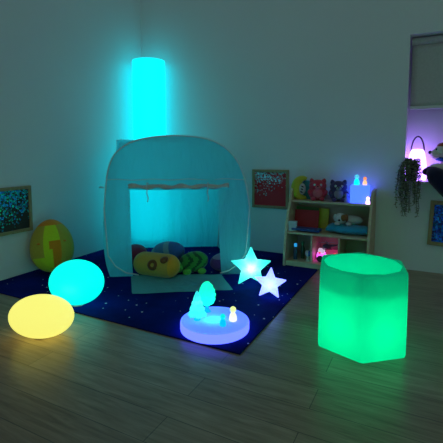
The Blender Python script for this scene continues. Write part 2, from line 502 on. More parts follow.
# ------------------------------------------------------------------ cushions
def egg_mesh(r, pinch=.18, lobes=0, ld=.03, u=48, v=32):
    """egg cushion along +Z, narrower at the top"""
    bm = bmesh.new(); vs = ell(bm, (0, 0, 0), (1, 1, 1), u=u, v=v)
    for x in bm.verts:
        z = x.co.z; k = 1-pinch*z
        ang = math.atan2(x.co.y, x.co.x)
        l = 1-(ld*abs(math.cos(lobes*ang/2))**8 if lobes else 0)
        x.co = Vector((x.co.x*r[0]*k*l, x.co.y*r[1]*k*l, z*r[2]))
    return bm
OLIVE = plush('olive_plush', (.66, .50, .06)); LIME = plush('lime_plush', (.78, .92, .03)); ORANGE = plush('orange_plush', (.95, .32, .02))
bm = egg_mesh((.17, .12, .215), .10, 8, .03)
for f in bm.faces:
    c = f.calc_center_median(); ang = math.degrees(math.atan2(c.x, -c.y)); z = c.z/.215
    m = 0
    if z > .80: m = 2
    elif -32 < ang < 32:
        if z > .18: m = 1
        else: m = 2 if ang > -4-(z+.2)*12 else 1
    elif ang < -32 and z < -.35 and ang > -75: m = 1
    f.material_index = m
egg = tag(link('egg_cushion', bm, [OLIVE, LIME, ORANGE]), 'egg-shaped patchwork plush cushion in olive, lime and orange leaning on the wall', 'cushion')
egg.location = (.165, -1.41, RZ+.205); egg.rotation_euler = (math.radians(-10), math.radians(-3), math.radians(52))
for sx in (-1, 1):
    bm = bmesh.new(); ell(bm, (sx*.098, -.092, .03), (.016, .008, .008), rot=(0, 0, sx*.75), u=10, v=8)
    link('emblem', bm, ORANGE, egg)
def rest(o, z):
    bpy.context.view_layer.update()
    o.location.z += z-min((o.matrix_world @ v.co).z for v in o.data.vertices)+.0006
rest(egg, RZ)

def capsule(bm, L, r, u=32, nb_=18, squash=1.0):
    prof = [(0, -L/2-r)]
    for k in range(1, 8): prof.append((r*math.sin(PI/2*k/8), -L/2-r*math.cos(PI/2*k/8)))
    for k in range(nb_): prof.append((r, -L/2+L*k/(nb_-1)))
    for k in range(7, 0, -1): prof.append((r*math.sin(PI/2*k/8), L/2+r*math.cos(PI/2*k/8)))
    prof.append((0, L/2+r))
    lathe(bm, prof, u)
    return bm
# long orange cushion with brown spots; lying down
TAN = plush('mustard_plush', (.62, .36, .06)); BROWN = plush('brown_plush', (.22, .07, .02)); AMBER = plush('amber_plush', (.85, .40, .03))
bm = capsule(bmesh.new(), .21, .092, 40, 26)
for f in bm.faces:
    c = f.calc_center_median()
    if c.z > .135: f.material_index = 1
cu = tag(link('bolster_cushion', bm, [TAN, AMBER]), 'long mustard bolster cushion with brown ring spots lying in the tent doorway', 'cushion', 'plush cushions in the tent')
P1, P2 = Vector((.80, -1.10, 0)), Vector((1.09, -1.07, 0))
dv = (P2-P1).normalized()
cu.location = (1.005, -1.13, RZ+.094); cu.rotation_euler = dv.to_track_quat('Z', 'X').to_euler()
bpy.context.view_layer.update()
Mi = cu.matrix_world.inverted()
def spot(zpos, ang, r, inner_r, parent):
    bm = bmesh.new()
    for i in range(24):
        pass
    rings = []
    for rad in ([inner_r, r] if inner_r else [0.0001, r*.5, r]):
        ring = []
        for k in range(24):
            a = 2*PI*k/24
            zz = zpos+rad*math.sin(a); th = ang+rad*math.cos(a)/.092
            R = .094
            ring.append(bm.verts.new((R*math.cos(th), R*math.sin(th), zz)))
        rings.append(ring)
    for a, b in zip(rings, rings[1:]):
        for k in range(24): bm.faces.new((a[k], a[(k+1) % 24], b[(k+1) % 24], b[k]))
    o = link('spot', bm, BROWN, parent); s = o.modifiers.new('thick', 'SOLIDIFY'); s.thickness = .003; s.offset = 0
camdir = (Mi.to_3x3() @ Vector((1.9, -2.5, .95)).normalized()); ca = math.atan2(camdir.y, camdir.x)
spot(.015, ca+.1, .042, .016, cu)
spot(.105, ca+.45 if (Mi.to_3x3() @ Vector((0, 0, 1))).cross(camdir).z < 0 else ca-.45, .032, 0, cu)

# blue striped egg cushion
DB = plush('blue_plush', (.05, .17, .45)); LB = plush('pale_blue_plush', (.22, .45, .55)); MB = plush('mid_blue_plush', (.08, .28, .55))
bm = egg_mesh((.115, .105, .17), .16)
for f in bm.faces:
    z = f.calc_center_median().z/.17
    f.material_index = 1 if (.12 < z < .34 or -.75 < z < -.5) else (2 if -.5 < z < .12 else 0)
eg = tag(link('striped_egg_cushion', bm, [DB, LB, MB]), 'blue banded egg cushion at the back of the tent', 'cushion', 'plush cushions in the tent')
eg.scale = (.92, .92, .92); eg.location = (.955, -.90, RZ+.118); eg.rotation_euler = (math.radians(20), math.radians(68), math.radians(30)); rest(eg, RZ)
# green fish-like cushion
G1 = plush('green_plush', (.05, .34, .05)); G2 = plush('dark_green_plush', (.015, .10, .03)); G3 = plush('leaf_plush', (.12, .50, .06))
tg = thing('turtle_cushion', 'small green striped cushion with a rounded head next to the blue egg', 'cushion', (1.205, -.905, RZ), (0, 0, math.radians(38)), 'plush cushions in the tent')
bm = bmesh.new(); ell(bm, (0, 0, .085), (.125, .09, .083), rot=(0, math.radians(-12), 0), u=48, v=32)
for f in bm.faces:
    c = f.calc_center_median(); k = math.sin(c.x*85+2.5*math.sin(c.z*40))
    f.material_index = 1 if k > .35 else 0
link('body', bm, [G1, G2], tg)
bm = bmesh.new(); ell(bm, (-.125, -.03, .055), (.05, .045, .045)); link('head', bm, G3, tg)
bm = bmesh.new(); ell(bm, (-.06, -.085, .03), (.035, .02, .025)); link('flipper', bm, G3, tg)
bm = bmesh.new(); ell(bm, (.06, -.082, .03), (.035, .02, .025)); link('flipper', bm, G3, tg)
PUR = plush('purple_plush', (.14, .05, .22)); PUL = plush('lilac_plush', (.35, .28, .42))
bm = bmesh.new(); ell(bm, (0, 0, 0), (.115, .09, .072), u=32, v=22)
for f in bm.faces:
    if f.calc_center_median().z > .05: f.material_index = 1
pc = tag(link('round_cushion', bm, [PUR, PUL]), 'rounded purple cushion with a lilac top beside the green striped one', 'cushion', 'plush cushions in the tent')
pc.location = (1.405, -.750, RZ+.077); pc.rotation_euler = (math.radians(6), math.radians(-8), math.radians(30)); rest(pc, RZ)
bm = bmesh.new(); ell(bm, (0, 0, 0), (.10, .13, .085)); 
rc = tag(link('crimson_cushion', bm, plush('crimson_plush', (.45, .05, .10))), 'crimson cushion half hidden behind the mustard bolster', 'cushion', 'plush cushions in the tent')
rc.location = (.62, -.93, RZ+.084)

# ------------------------------------------------------------------ egg lamps
def egg_lamp(name, label, loc, r, rot, emit, s, tl=0):
    t = thing(name, label, 'lamp', loc, (0, 0, rot), 'glowing egg lamps')
    bm = bmesh.new(); ell(bm, (0, 0, r[2]+.006), r, rot=(0, math.radians(tl), 0), u=56, v=36)
    for v in bm.verts:
        if v.co.z < .012: v.co.z = .012-(.012-v.co.z)*.3
    link('shell', bm, glow(name+'_light', emit, s), t)
    bm = bmesh.new(); lathe(bm, [(0, 0), (.05, 0), (.052, .004), (.05, .012), (0, .012)], 32)
    link('base', bm, plain(name+'_base', (.6, .6, .6)), t, angle=.6)
    return t
egg_lamp('egg_lamp', 'glowing yellow egg lamp lying on the wooden floor', (1.051, -2.221, 0), (.166, .155, .103), math.radians(24), (.91, .86, .18), 1.0, 9)
egg_lamp('egg_lamp', 'glowing turquoise egg lamp lying on the edge of the rug', (.893, -1.829, RZ), (.170, .165, .140), math.radians(25), (0.0, 1.06, .88), 1.0, 8)

# ------------------------------------------------------------------ hexagonal pot light
PX, PY, PR, PH = 2.59, -1.505, .240, .418
t = thing('hexagon_planter_light', 'glowing green hexagonal pot with a round hollow top on the wooden floor', 'lamp', (PX, PY, 0))
def hexpt(R, k, corner=.065):
    """rounded hexagon outline, 6*5 points"""
    v0 = math.radians(280.5)
    pts = []
    V = [Vector((R*math.cos(v0+k*PI/3), R*math.sin(v0+k*PI/3), 0)) for k in range(6)]
    for i in range(6):
        a, b, c = V[i-1], V[i], V[(i+1) % 6]
        p = b.lerp(a, corner); q = b.lerp(c, corner)
        for s in range(4):
            h = s/3
            pts.append(p.lerp(b, h).lerp(b.lerp(q, h), h))
        pts.append(q.lerp(c.lerp(b, corner), .5))
    return pts
bm = bmesh.new()
prof = [(.93, .0), (.985, .0), (1.0, .012), (1.0, .1), (.997, .2), (.993, .3), (.988, PH-.014), (.975, PH-.004), (.955, PH)]
rings = []
for s, z in prof: rings.append([bm.verts.new((p.x*s, p.y*s, z)) for p in hexpt(PR, 0)])
n = len(rings[0])
circ = []
off = math.radians(280.5)-PI/30*3.5
hp = hexpt(PR, 0)
for rad, z in [(.192, PH), (.187, PH-.004), (.184, PH-.014), (.178, PH-.07), (.172, PH-.13), (.16, PH-.160), (.13, PH-.175), (.07, PH-.18), (.02, PH-.181)]:
    circ.append([bm.verts.new((rad*math.cos(math.atan2(p.y, p.x)), rad*math.sin(math.atan2(p.y, p.x)), z)) for p in hp])
allr = rings+circ[:1]
for a, b in zip(allr, allr[1:]):
    for k in range(n): bm.faces.new((a[k], a[(k+1) % n], b[(k+1) % n], b[k]))
bm.faces.new(rings[0][::-1])
coords = [[v.co.copy() for v in c] for c in circ]
bmesh.ops.delete(bm, geom=[v for c in circ[1:] for v in c], context='VERTS')
link('shell', bm, shell('green_pot_plastic', (.05, .62, .55), (0, 1.0, .50), .04, .35), t, angle=.9)
bm = bmesh.new(); rr = [[bm.verts.new(p) for p in c] for c in coords]
for a, b in zip(rr, rr[1:]):
    for k in range(n): bm.faces.new((a[k], a[(k+1) % n], b[(k+1) % n], b[k]))
bm.faces.new(rr[-1])
link('bowl', bm, shell('green_bowl_plastic', (.08, .95, .85), (0, 1.0, .38), .33, .15), t, angle=.9)
for k in range(3):
    a = math.radians(100+120*k)
    bulb('green_bulb', (.03*math.cos(a), .03*math.sin(a), .135), 1.0, (0, 1.0, .37), .03, t)
bulb('green_bulb', (0, 0, .06), .9, (0, 1.0, .37), .03, t)

# ------------------------------------------------------------------ stars
def star(name, label, loc, rz, R, thick, emit, es, trans, spin=0):
    t = thing(name, label, 'lamp', loc, (0, 0, rz), 'standing star lamps')
    bm = bmesh.new()
    ri = R*.46; zc = R*math.cos(math.radians(36))+.0
    pts = []
    for i in range(5):
        for j in range(2):
            a0 = PI/2+2*PI*i/5+j*PI/5+spin; r = R if j == 0 else ri
            pts.append((a0, r))
    outl = []
    V = [Vector((r*math.cos(a), r*math.sin(a), 0)) for a, r in pts]
    for i in range(10):
        a, b, c = V[i-1], V[i], V[(i+1) % 10]
        cr = .16 if i % 2 == 0 else .10
        p, q = b.lerp(a, cr), b.lerp(c, cr)
        for s in range(5):
            h = s/4; outl.append(p.lerp(b, h).lerp(b.lerp(q, h), h))
        for s in (1, 2): outl.append(q.lerp(c.lerp(b, .13), s/3))
    n = len(outl); rings = []
    levels = [(-1, 0.02), (-1, .25), (-1, .5), (-1, .75), (-1, .90), (-1, .97), (0, 1.0), (1, .97), (1, .90), (1, .75), (1, .5), (1, .25), (1, .02)]
    for sd, s in levels:
        d = thick/2*(1-s**5)**.5*(.55+.45*(1-s)) if s < 1 else 0
        rings.append([bm.verts.new((p.x*s, -sd*d, zc+p.y*s)) for p in outl])
    for a, b in zip(rings, rings[1:]):
        for k in range(n): bm.faces.new((a[k], a[(k+1) % n], b[(k+1) % n], b[k]))
    bm.faces.new(rings[0]); bm.faces.new(rings[-1][::-1])
    mz = min(v.co.z for v in bm.verts)
    for v in bm.verts: v.co.z -= mz
    link('shell', bm, shell(name+'_plastic', trans, emit, es, .2), t)
    return t, zc-mz
STAR_G = 'standing star lamps'
t, zc = star('star_lamp', 'larger turquoise star lamp with a white-hot centre standing by the tent', (1.735, -.955, RZ), math.radians(27), .163, .095, (0, .68, .62), .80, (.04, .26, .24))
bulb('white_bulb', (0, -.014, zc), 2.6, (1.0, 1.0, 1.0), .027, t)
bulb('white_bulb', (0, .034, zc), .25, (1.0, 1.0, 1.0), .012, t)
t, zc = star('star_lamp', 'smaller lavender-white star lamp leaning in front of the turquoise star', (1.958, -1.15, RZ), math.radians(20), .118, .075, (.33, .36, 2.0), .85, (.7, .8, 1.0), spin=math.radians(-4))
bulb('white_bulb', (0, -.008, zc), .05, (.7, .95, 1.0), .022, t)

# ------------------------------------------------------------------ light tray with figures
TX, TY, TZ = 1.852, -1.74, RZ
t = thing('light_tray', 'round lavender glowing light tray on the front corner of the rug', 'lamp', (TX, TY, TZ))
bm = bmesh.new(); lathe(bm, [(0, 0), (.184, 0), (.190, .004), (.192, .012), (.192, .042), (.190, .049), (.186, .052)], 72)
link('body', bm, glow('lavender_body_light', (.24, .34, 3.2), .95), t, angle=.8)
bm = bmesh.new(); lathe(bm, [(.186, .052), (.179, .0515), (.173, .049), (0, .049)], 72)
link('top_plate', bm, shell('blue_top_plastic', (.75, .85, .95), (.06, .17, 1.0), .5, .4), t, angle=.8)
bulb('cyan_bulb', (-.01, .0, .018), .5, (0, .75, 1.0), .02, t)
TT = TZ+.0495
# pine tree
t = thing('pine_tree_lamp', 'small glowing tiered pine tree standing on the light tray', 'lamp', (1.762, -1.78, TT), group='glowing trees on the light tray')
bm = bmesh.new(); lathe(bm, [(0, 0), (.02, 0), (.018, .006), (.012, .012), (.012, .04), (0, .04)], 20)
link('trunk', bm, glow('pine_trunk_light', (.0, .55, .8), .6), t, angle=.6)
bm = bmesh.new()
pr = [(0, .03)]
for k, (r, z0, z1) in enumerate([(.046, .032, .072), (.038, .062, .102), (.029, .092, .128), (.02, .118, .165)]):
    pr += [(r*.5, z0+.006), (r*1.14, z0-.003), (r*1.06, z0+.006), (r*.34, z1-.006)]
pr += [(.008, .158), (0, .166)]
lathe(bm, pr, 28)
for v in bm.verts:
    rr = math.hypot(v.co.x, v.co.y)
    if rr > .012:
        a = math.atan2(v.co.y, v.co.x); v.co.z -= .004*math.cos(7*a)*rr/.04
link('crown', bm, shell('pine_crown_plastic', (.6, .95, .95), (.03, .80, .74), .50, .4), t)
bulb('tip_bulb', (0, 0, .10), .003, (.9, 1, 1), .006, t)
# round tree
t = thing('round_tree_lamp', 'small glowing green leafy tree standing on the light tray behind the pine', 'lamp', (1.755, -1.655, TT), group='glowing trees on the light tray')
bm = bmesh.new(); lathe(bm, [(0, 0), (.024, 0), (.02, .006), (.012, .014), (.012, .05), (0, .05)], 20)
link('trunk', bm, glow('tree_trunk_light', (.0, .5, .75), .5), t, angle=.6)
bm = bmesh.new(); ell(bm, (0, 0, 0), (1, 1, 1), u=40, v=30)
for v in bm.verts:
    d = v.co.copy(); z = d.z
    lump = .09*math.sin(7*math.atan2(d.y, d.x)+6*z)*math.cos(9*z)*math.sqrt(max(0, 1-z*z))+.06*noise.noise(d*3)
    k = (1+lump)*(1-.22*z)
    v.co = Vector((d.x*.049*k, d.y*.049*k, .108+z*.072*(1+.3*lump)))
link('crown', bm, shell('tree_crown_plastic', (.3, .95, .8), (0, .85, .42), .72, .4), t)
bulb('teal_bulb', (0, 0, .085), .010, (0, .9, 1), .008, t)

def figure(name, label, loc, h, head_e, body_e, s=1.0, group='small glowing figures', low=False):
    t = thing(name, label, 'lamp', loc, group=group)
    bm = bmesh.new()
    lathe(bm, [(0, 0), (.22*h, 0), (.26*h, .03*h), (.27*h, .15*h), (.24*h, .36*h), (.16*h, .52*h), (.1*h, .58*h), (0, .6*h)], 24)
    link('body', bm, glow(name+'_body_light', body_e, s), t)
    bm = bmesh.new(); ell(bm, (0, 0, .76*h), (.21*h, .21*h, .22*h), u=20, v=14)
    ell(bm, (0, -.2*h, .75*h), (.035*h, .04*h, .035*h), u=8, v=6)
    link('head', bm, glow(name+'_head_light', head_e, s), t)
    bm = bmesh.new(); 
    for sx in (-1, 1): ell(bm, (sx*.08*h, -.185*h, .81*h), (.025*h, .02*h, .025*h), u=8, v=6)
    link('eyes', bm, plain('figure_eye', (.25, .25, .3)), t)
    return t
TRAYF = 'small glowing figures on the light tray'
figure('figure_lamp', 'small warm white glowing figure with a yellow head on the light tray', (1.945, -1.70, TT), .082, (.85, .92, .32), (1.0, .92, .66), 1.0, TRAYF)
figure('figure_lamp', 'small turquoise glowing figure in the middle of the light tray', (1.925, -1.785, TT), .068, (.0, .85, .68), (.0, .55, .95), .9, TRAYF)

# ------------------------------------------------------------------ sequin pictures
FRW = wood_mat('frame_wood', (.30, .22, .10), (.42, .32, .16), (20, 20, 4))
def picture(name_lbl, mat, w_, h_, bar, loc, rot):
    t = thing('framed_sequin_board', name_lbl, 'picture', loc, rot, 'framed sequin boards')
    bm = bmesh.new()   # local: x across, y out of the wall (-), z up; one frame of four mitred bars
    o = [(-w_/2, -h_/2), (w_/2, -h_/2), (w_/2, h_/2), (-w_/2, h_/2)]
    i_ = [(-w_/2+bar, -h_/2+bar), (w_/2-bar, -h_/2+bar), (w_/2-bar, h_/2-bar), (-w_/2+bar, h_/2-bar)]
    prof = [(0, -.001), (0, -.02), (.15, -.024), (.85, -.024), (1, -.020), (1, -.001)]
    rings = []
    for q, y in prof:
        rings.append([bm.verts.new((a[0]*(1-q)+b[0]*q, y, a[1]*(1-q)+b[1]*q)) for a, b in zip(o, i_)])
    for a, b in zip(rings, rings[1:]+rings[:1]):
        for k in range(4): bm.faces.new((a[k], a[(k+1) % 4], b[(k+1) % 4], b[k]))
    link('frame', bm, FRW, t, smooth=False)
    bm = bmesh.new(); box(bm, -w_/2+bar-.002, w_/2-bar+.002, -.012, -.004, -h_/2+bar-.002, h_/2-bar+.002)
    link('board', bm, mat, t, smooth=False)
    return t
def lin(sock_i, a, b, extra=None):
    def f(nt, xyz):
        m = N(nt, 'ShaderNodeMath', operation='MULTIPLY_ADD'); nt.links.new(xyz.outputs[sock_i], m.inputs[0])
        m.inputs[1].default_value = a; m.inputs[2].default_value = b
        if extra:
            m2 = N(nt, 'ShaderNodeMath', operation='MULTIPLY_ADD'); nt.links.new(xyz.outputs[extra[0]], m2.inputs[0])
            m2.inputs[1].default_value = extra[1]; nt.links.new(m.outputs[0], m2.inputs[2]); return m2.outputs[0]
        return m.outputs[0]
    return f
S1 = sequin_mat('teal_sequins', (.03, .03, .025), (.0, .95, .6), (.08, .35, 1.0), lin(2, 2.6, 0, (0, -.8)), -.04)
S2 = sequin_mat('red_sequins', (.60, .016, .025), (.8, .95, .95), (.7, .8, .85), lin(2, 3.2, -.52, (0, -1.2)), .10)
S3 = sequin_mat('blue_sequins', (.008, .015, .22), (.02, .10, 1.0), (.05, .40, 1.0), lin(2, .3, 0), .12)
picture('wood framed board of teal sequins on the wall above the patchwork egg cushion', S1, .46, .366, .026, (.002, -1.70, .531), (0, 0, PI/2))
picture('wood framed red board with silver sequins on the wall between tent and shelf', S2, .37, .372, .026, (1.533, -.002, .626), (0, math.radians(-.3), 0))
picture('wood framed board of blue sequins on the wall below the alcove', S3, .37, .362, .030, (3.083, -.002, .407), (0, math.radians(2.2), 0))

# ------------------------------------------------------------------ bookshelf
MAP = wood_mat('maple_board', (.50, .40, .25), (.64, .53, .35), (4, 4, 18))
MAPB = wood_mat('maple_back', (.42, .30, .20), (.52, .39, .27), (3, 3, 10))
SX0, SX1 = 1.795, 2.492
t = thing('bookshelf', 'low maple bookshelf with sloping sides full of toys and books', 'bookshelf', (SX0, -.38, RZ))
S0 = Vector((SX0, -.38, RZ))
def side(x0, x1):
    prof = [(-.012, 0), (-.39, 0), (-.39, .09), (-.372, .20), (-.352, .31), (-.315, .42), (-.255, .53), (-.225, .61), (-.20, .645), (-.17, .658), (-.012, .664)]
    bm = bmesh.new()
    L = [bm.verts.new(Vector((x0, y, z+RZ))-S0) for y, z in prof]; R = [bm.verts.new(Vector((x1, y, z+RZ))-S0) for y, z in prof]
    bm.faces.new(L); bm.faces.new(R[::-1])
    n = len(prof)
    for k in range(n): bm.faces.new((L[k], L[(k+1) % n], R[(k+1) % n], R[k]))
    return bm
link('side_panel', side(SX0, SX0+.02), MAP, t, smooth=False)
link('side_panel', side(SX1-.02, SX1), MAP, t, smooth=False)
def sb(name, x0, x1, y0, y1, z0, z1, mat=MAP, bev=.002):
    bm = bmesh.new(); box(bm, x0-S0.x, x1-S0.x, y0-S0.y, y1-S0.y, z0-S0.z, z1-S0.z, bev=bev); return link(name, bm, mat, t, smooth=False)
IX0, IX1 = SX0+.02, SX1-.02
ZT, ZM, ZL = .560, .300, .052
sb('shelf', IX0, IX1, -.228, -.022, ZT-.018, ZT)
sb('shelf', IX0, IX1, -.345, -.022, ZM-.018, ZM)
sb('shelf', IX0, IX1, -.372, -.022, ZL-.018, ZL)
sb('plinth', IX0, IX1, -.368, -.35, RZ+.0, ZL-.018)
DX1, DX2 = 2.025, 2.252
sb('divider', DX1-.008, DX1+.008, -.34, -.022, ZL, ZM-.018)
sb('divider', DX2-.008, DX2+.008, -.34, -.022, ZL, ZM-.018)
sb('back_panel', IX0, IX1, -.022, -.012, RZ, .60, MAPB, 0)

# ---- soft toys on the top board
BLACK = plush('black_plush', (.02, .02, .025)); WHITE = plush('white_plush', (.6, .6, .58))
def mascot(name, label, loc, rz, h, body, belly, ear, pointy, group='soft toys on the top board of the shelf', eye=None):
    t = thing(name, label, 'soft toy', loc, (0, 0, rz), group)
    bm = bmesh.new(); ell(bm, (0, 0, .36*h), (.43*h, .30*h, .37*h)); link('body', bm, body, t)
    bm = bmesh.new(); ell(bm, (0, -.03*h, .68*h), (.40*h, .29*h, .29*h)); hd = link('head', bm, body, t)
    for s in (-1, 1):
        bm = bmesh.new()
        if pointy: lathe(bm, [(0, -.02*h), (.12*h, 0), (.10*h, .08*h), (.04*h, .16*h), (0, .17*h)], 16, M=Matrix.Translation((s*.26*h, 0, .86*h)) @ Matrix.Rotation(s*.3, 4, 'Y'))
        else: ell(bm, (s*.27*h, 0, .92*h), (.10*h, .05*h, .10*h), u=16, v=12)
        link('ear', bm, ear, hd)
        bm = bmesh.new(); ell(bm, (s*.14*h, -.285*h, .74*h), (.06*h, .035*h, .06*h), u=14, v=10)
        ey = link('eye', bm, eye or WHITE, hd)
        bm = bmesh.new(); ell(bm, (s*.36*h, -.17*h, .36*h), (.09*h, .12*h, .14*h), rot=(0, s*.4, 0), u=16, v=12); link('arm', bm, ear, t)
        bm = bmesh.new(); ell(bm, (s*.2*h, -.26*h, .09*h), (.12*h, .13*h, .09*h), u=16, v=12); link('foot', bm, ear, t)
    bm = bmesh.new(); ell(bm, (0, -.17*h, .36*h), (.25*h, .17*h, .24*h)); link('belly', bm, belly, t)
    bm = bmesh.new(); ell(bm, (0, -.28*h, .63*h), (.13*h, .08*h, .09*h), u=16, v=12); mz = link('muzzle', bm, belly, hd)
    bm = bmesh.new(); ell(bm, (0, -.36*h, .67*h), (.04*h, .025*h, .03*h), u=12, v=8); link('nose', bm, BLACK, mz)
    return t
RED = plush('red_plush', (.62, .05, .09)); PINK = plush('rose_plush', (.75, .16, .20)); NAVYP = plush('aubergine_plush', (.08, .05, .15)); GREYP = plush('grey_plush', (.32, .29, .33))
YEL = plush('yellow_plush', (.62, .58, .05)); TEALP = plush('teal_plush', (.05, .35, .40))
ty = thing('moon_soft_toy', 'yellow crescent-shaped soft toy with a dark striped face on the shelf top', 'soft toy', (1.865, -.135, ZT), (0, 0, math.radians(18)), 'soft toys on the top board of the shelf')
bm = bmesh.new()
cr = [(.035*math.cos(a)*2.0-.0, 0, .10+.088*math.sin(a)) for a in [math.radians(70+220*k/20) for k in range(21)]]
tube(bm, [(x+.03, y, z) for x, y, z in cr], [.014+.030*math.sin(PI*k/20) for k in range(21)], 16); link('crescent', bm, YEL, ty)
bm = bmesh.new(); ell(bm, (.015, -.02, .095), (.032, .03, .05)); fc = link('face', bm, WHITE, ty)
for k in range(3):
    bm = bmesh.new(); ell(bm, (.008+.004*k, -.046, .07+.024*k), (.014, .008, .006), rot=(0, .5, 0), u=12, v=8); link('marking', bm, BLACK, fc)
bm = bmesh.new(); box(bm, -.058, .058, -.02, .02, 0, .165, bev=.006)
tb = thing('picture_box', 'teal upright box standing behind the yellow soft toy', 'box', (1.925, -.07, ZT), (0, 0, math.radians(-4)))
link('box_body', bm, plain('teal_card', (.06, .36, .42), var=.15), tb, smooth=False)
bm = bmesh.new(); box(bm, -.062, -.03, -.022, .022, .150, .172, bev=.003); link('lid_tab', bm, plain('blue_card', (.03, .12, .5)), tb, smooth=False)
mascot('bear_soft_toy', 'red round bear soft toy sitting on the shelf top', (2.020, -.135, ZT), math.radians(14), .188, RED, PINK, RED, True)
mascot('cat_soft_toy', 'dark aubergine cat soft toy with grey belly on the shelf top', (2.197, -.13, ZT), math.radians(14), .182, NAVYP, GREYP, NAVYP, True)
# ---- cube lamp & figures
t = thing('cube_lamp', 'glowing pale blue cube lamp on the shelf top', 'lamp', (2.374, -.125, ZT), (0, 0, math.radians(3)))
bm = bmesh.new(); box(bm, -.073, .073, -.073, .073, .0, .148, bev=.008); link('cube_shell', bm, glow('blue_cube_light', (.10, .28, 3.0), .95), t)
SF = 'small glowing figures on the shelf top'
figure('figure_lamp', 'small glowing turquoise figure standing on the blue cube lamp', (2.345, -.125, ZT+.1482), .088, (.08, .55, .75), (.0, .95, .90), 1.1, SF)
figure('figure_lamp', 'small glowing orange figure standing on the blue cube lamp', (2.41, -.12, ZT+.1482), .070, (1.0, .30, .10), (1.0, .55, .25), 1.1, SF)
figure('figure_lamp', 'small glowing pink figure in front of the blue cube lamp', (2.450, -.212, ZT), .062, (1.0, .5, 1.0), (1.0, .55, 1.2), 3.2, SF)
t = thing('lilac_figurine', 'small unlit lilac figure between the cat soft toy and the cube lamp', 'figurine', (2.272, -.16, ZT))
bm = bmesh.new(); lathe(bm, [(0, 0), (.026, 0), (.028, .01), (.02, .035), (.012, .044), (0, .046)], 20); link('body', bm, plain('lilac_plastic', (.35, .35, .62)), t)
bm = bmesh.new(); ell(bm, (0, 0, .058), (.018, .018, .018), u=16, v=12); link('head', bm, plain('lilac_plastic_head', (.40, .36, .65)), t)

# ---- middle board
def book(label, cat, loc, rot, w_, th, h_, c, name='book', group=None, pages=(.6, .58, .5)):
    t = thing(name, label, cat, loc, rot, group)
    bm = bmesh.new()
    box(bm, -w_/2, w_/2, -th/2, -th/2+.002, 0, h_); box(bm, -w_/2, w_/2, th/2-.002, th/2, 0, h_); box(bm, -w_/2, -w_/2+.002, -th/2, th/2, 0, h_)
    link('cover', bm, plain('cover', c, rough=.4, var=.1), t, smooth=False)
    bm = bmesh.new(); box(bm, -w_/2+.002, w_/2-.004, -th/2+.002, th/2-.002, .003, h_-.003); link('pages', bm, plain('paper', pages, var=.05), t, smooth=False)
    return t
BG = 'picture books on the middle board of the shelf'
R_ = math.radians
book('dark red flat book leaning on the middle shelf board', 'book', (1.925, -.145, ZM+.001), (R_(-14), 0, R_(2)), .215, .014, .165, (.46, .02, .03), group=BG)
book('dark green book showing behind the red book', 'book', (1.915, -.105, ZM+.001), (R_(-12), 0, R_(2)), .21, .012, .188, (.05, .20, .04), group=BG)
book('yellow olive book showing beside the red book', 'book', (2.005, -.072, ZM+.001), (R_(-9), 0, R_(-2)), .20, .014, .178, (.62, .56, .04), group=BG)
book('dark blue book lying flat in front of the red book', 'book', (1.97, -.225, ZM+.021), (R_(90), 0, R_(-3)), .24, .018, .10, (.02, .09, .30), group=BG, pages=(.02, .09, .28))
t = thing('white_box', 'small pale blue-white box at the end of the middle shelf board', 'box', (1.848, -.29, ZM), (0, 0, R_(8)))
bm = bmesh.new(); box(bm, -.034, .034, -.025, .025, 0, .062, bev=.003); link('carton', bm, plain('white_card', (.5, .62, .66), var=.05), t, smooth=False)
bm = bmesh.new(); box(bm, -.0355, .0355, -.0265, .0265, .062, .084, bev=.003); link('lid', bm, plain('white_card_lid', (.5, .62, .66), var=.05), t, smooth=False)
# folded towel
bm = bmesh.new(); rows = []
for i in range(25):
    u = i/24; row = []
    for k in range(25):
        a = 2*PI*k/24
        wd = .172*(1-.12*abs(u-.5))
        sx = (u-.5)*.33
        yy = math.cos(a)*(.095-.02*math.sin(u*9))
        zz = .040+math.sin(a)*(.037+.010*noise.noise(Vector((u*9, a*1.5, 0))))*(1-.5*max(0, abs(u-.5)-.4)*8)+.008*noise.noise(Vector((u*7, math.cos(a)*2, 4)))
        row.append(Vector((sx, yy, max(0.001, zz))))
    rows.append(row)
vr = grid_strip(bm, rows)
bm.faces.new(vr[0][:-1]); bm.faces.new(vr[-1][:-1][::-1])
bmesh.ops.remove_doubles(bm, verts=bm.verts[:], dist=.0005)
o = tag(link('folded_towel', bm, plush('blue_towel', (.03, .36, .60), 60)), 'crumpled blue towel under the toy dog on the middle shelf board', 'towel')
o.location = (2.30, -.20, ZM); o.rotation_euler = (0, 0, R_(-3))
# toy dog on towel
t = thing('puppy_soft_toy', 'white and brown puppy soft toy lying on the blue towel', 'soft toy', (2.27, -.20, ZM+.078), (0, 0, R_(10)))
bm = bmesh.new(); ell(bm, (.06, .02, .035), (.085, .05, .038)); link('body', bm, WHITE, t)
bm = bmesh.new(); ell(bm, (-.035, -.02, .05), (.048, .045, .046)); hd = link('head', bm, WHITE, t)
bm = bmesh.new(); ell(bm, (-.012, -.05, .06), (.026, .02, .03), rot=(0, .4, 0)); link('eye_patch', bm, plush('tan_plush', (.28, .12, .04)), hd)
bm = bmesh.new(); ell(bm, (.012, -.02, .055), (.016, .03, .034)); link('ear', bm, plush('tan_plush_ear', (.28, .12, .04)), hd)
bm = bmesh.new(); ell(bm, (-.078, -.02, .055), (.014, .026, .03)); link('ear', bm, WHITE, hd)
bm = bmesh.new(); ell(bm, (-.045, -.064, .042), (.01, .007, .008), u=10, v=8); link('nose', bm, BLACK, hd)
for dx in (-.06, .03):
    bm = bmesh.new(); ell(bm, (dx, -.055, .012), (.024, .03, .014)); link('paw', bm, WHITE, t)

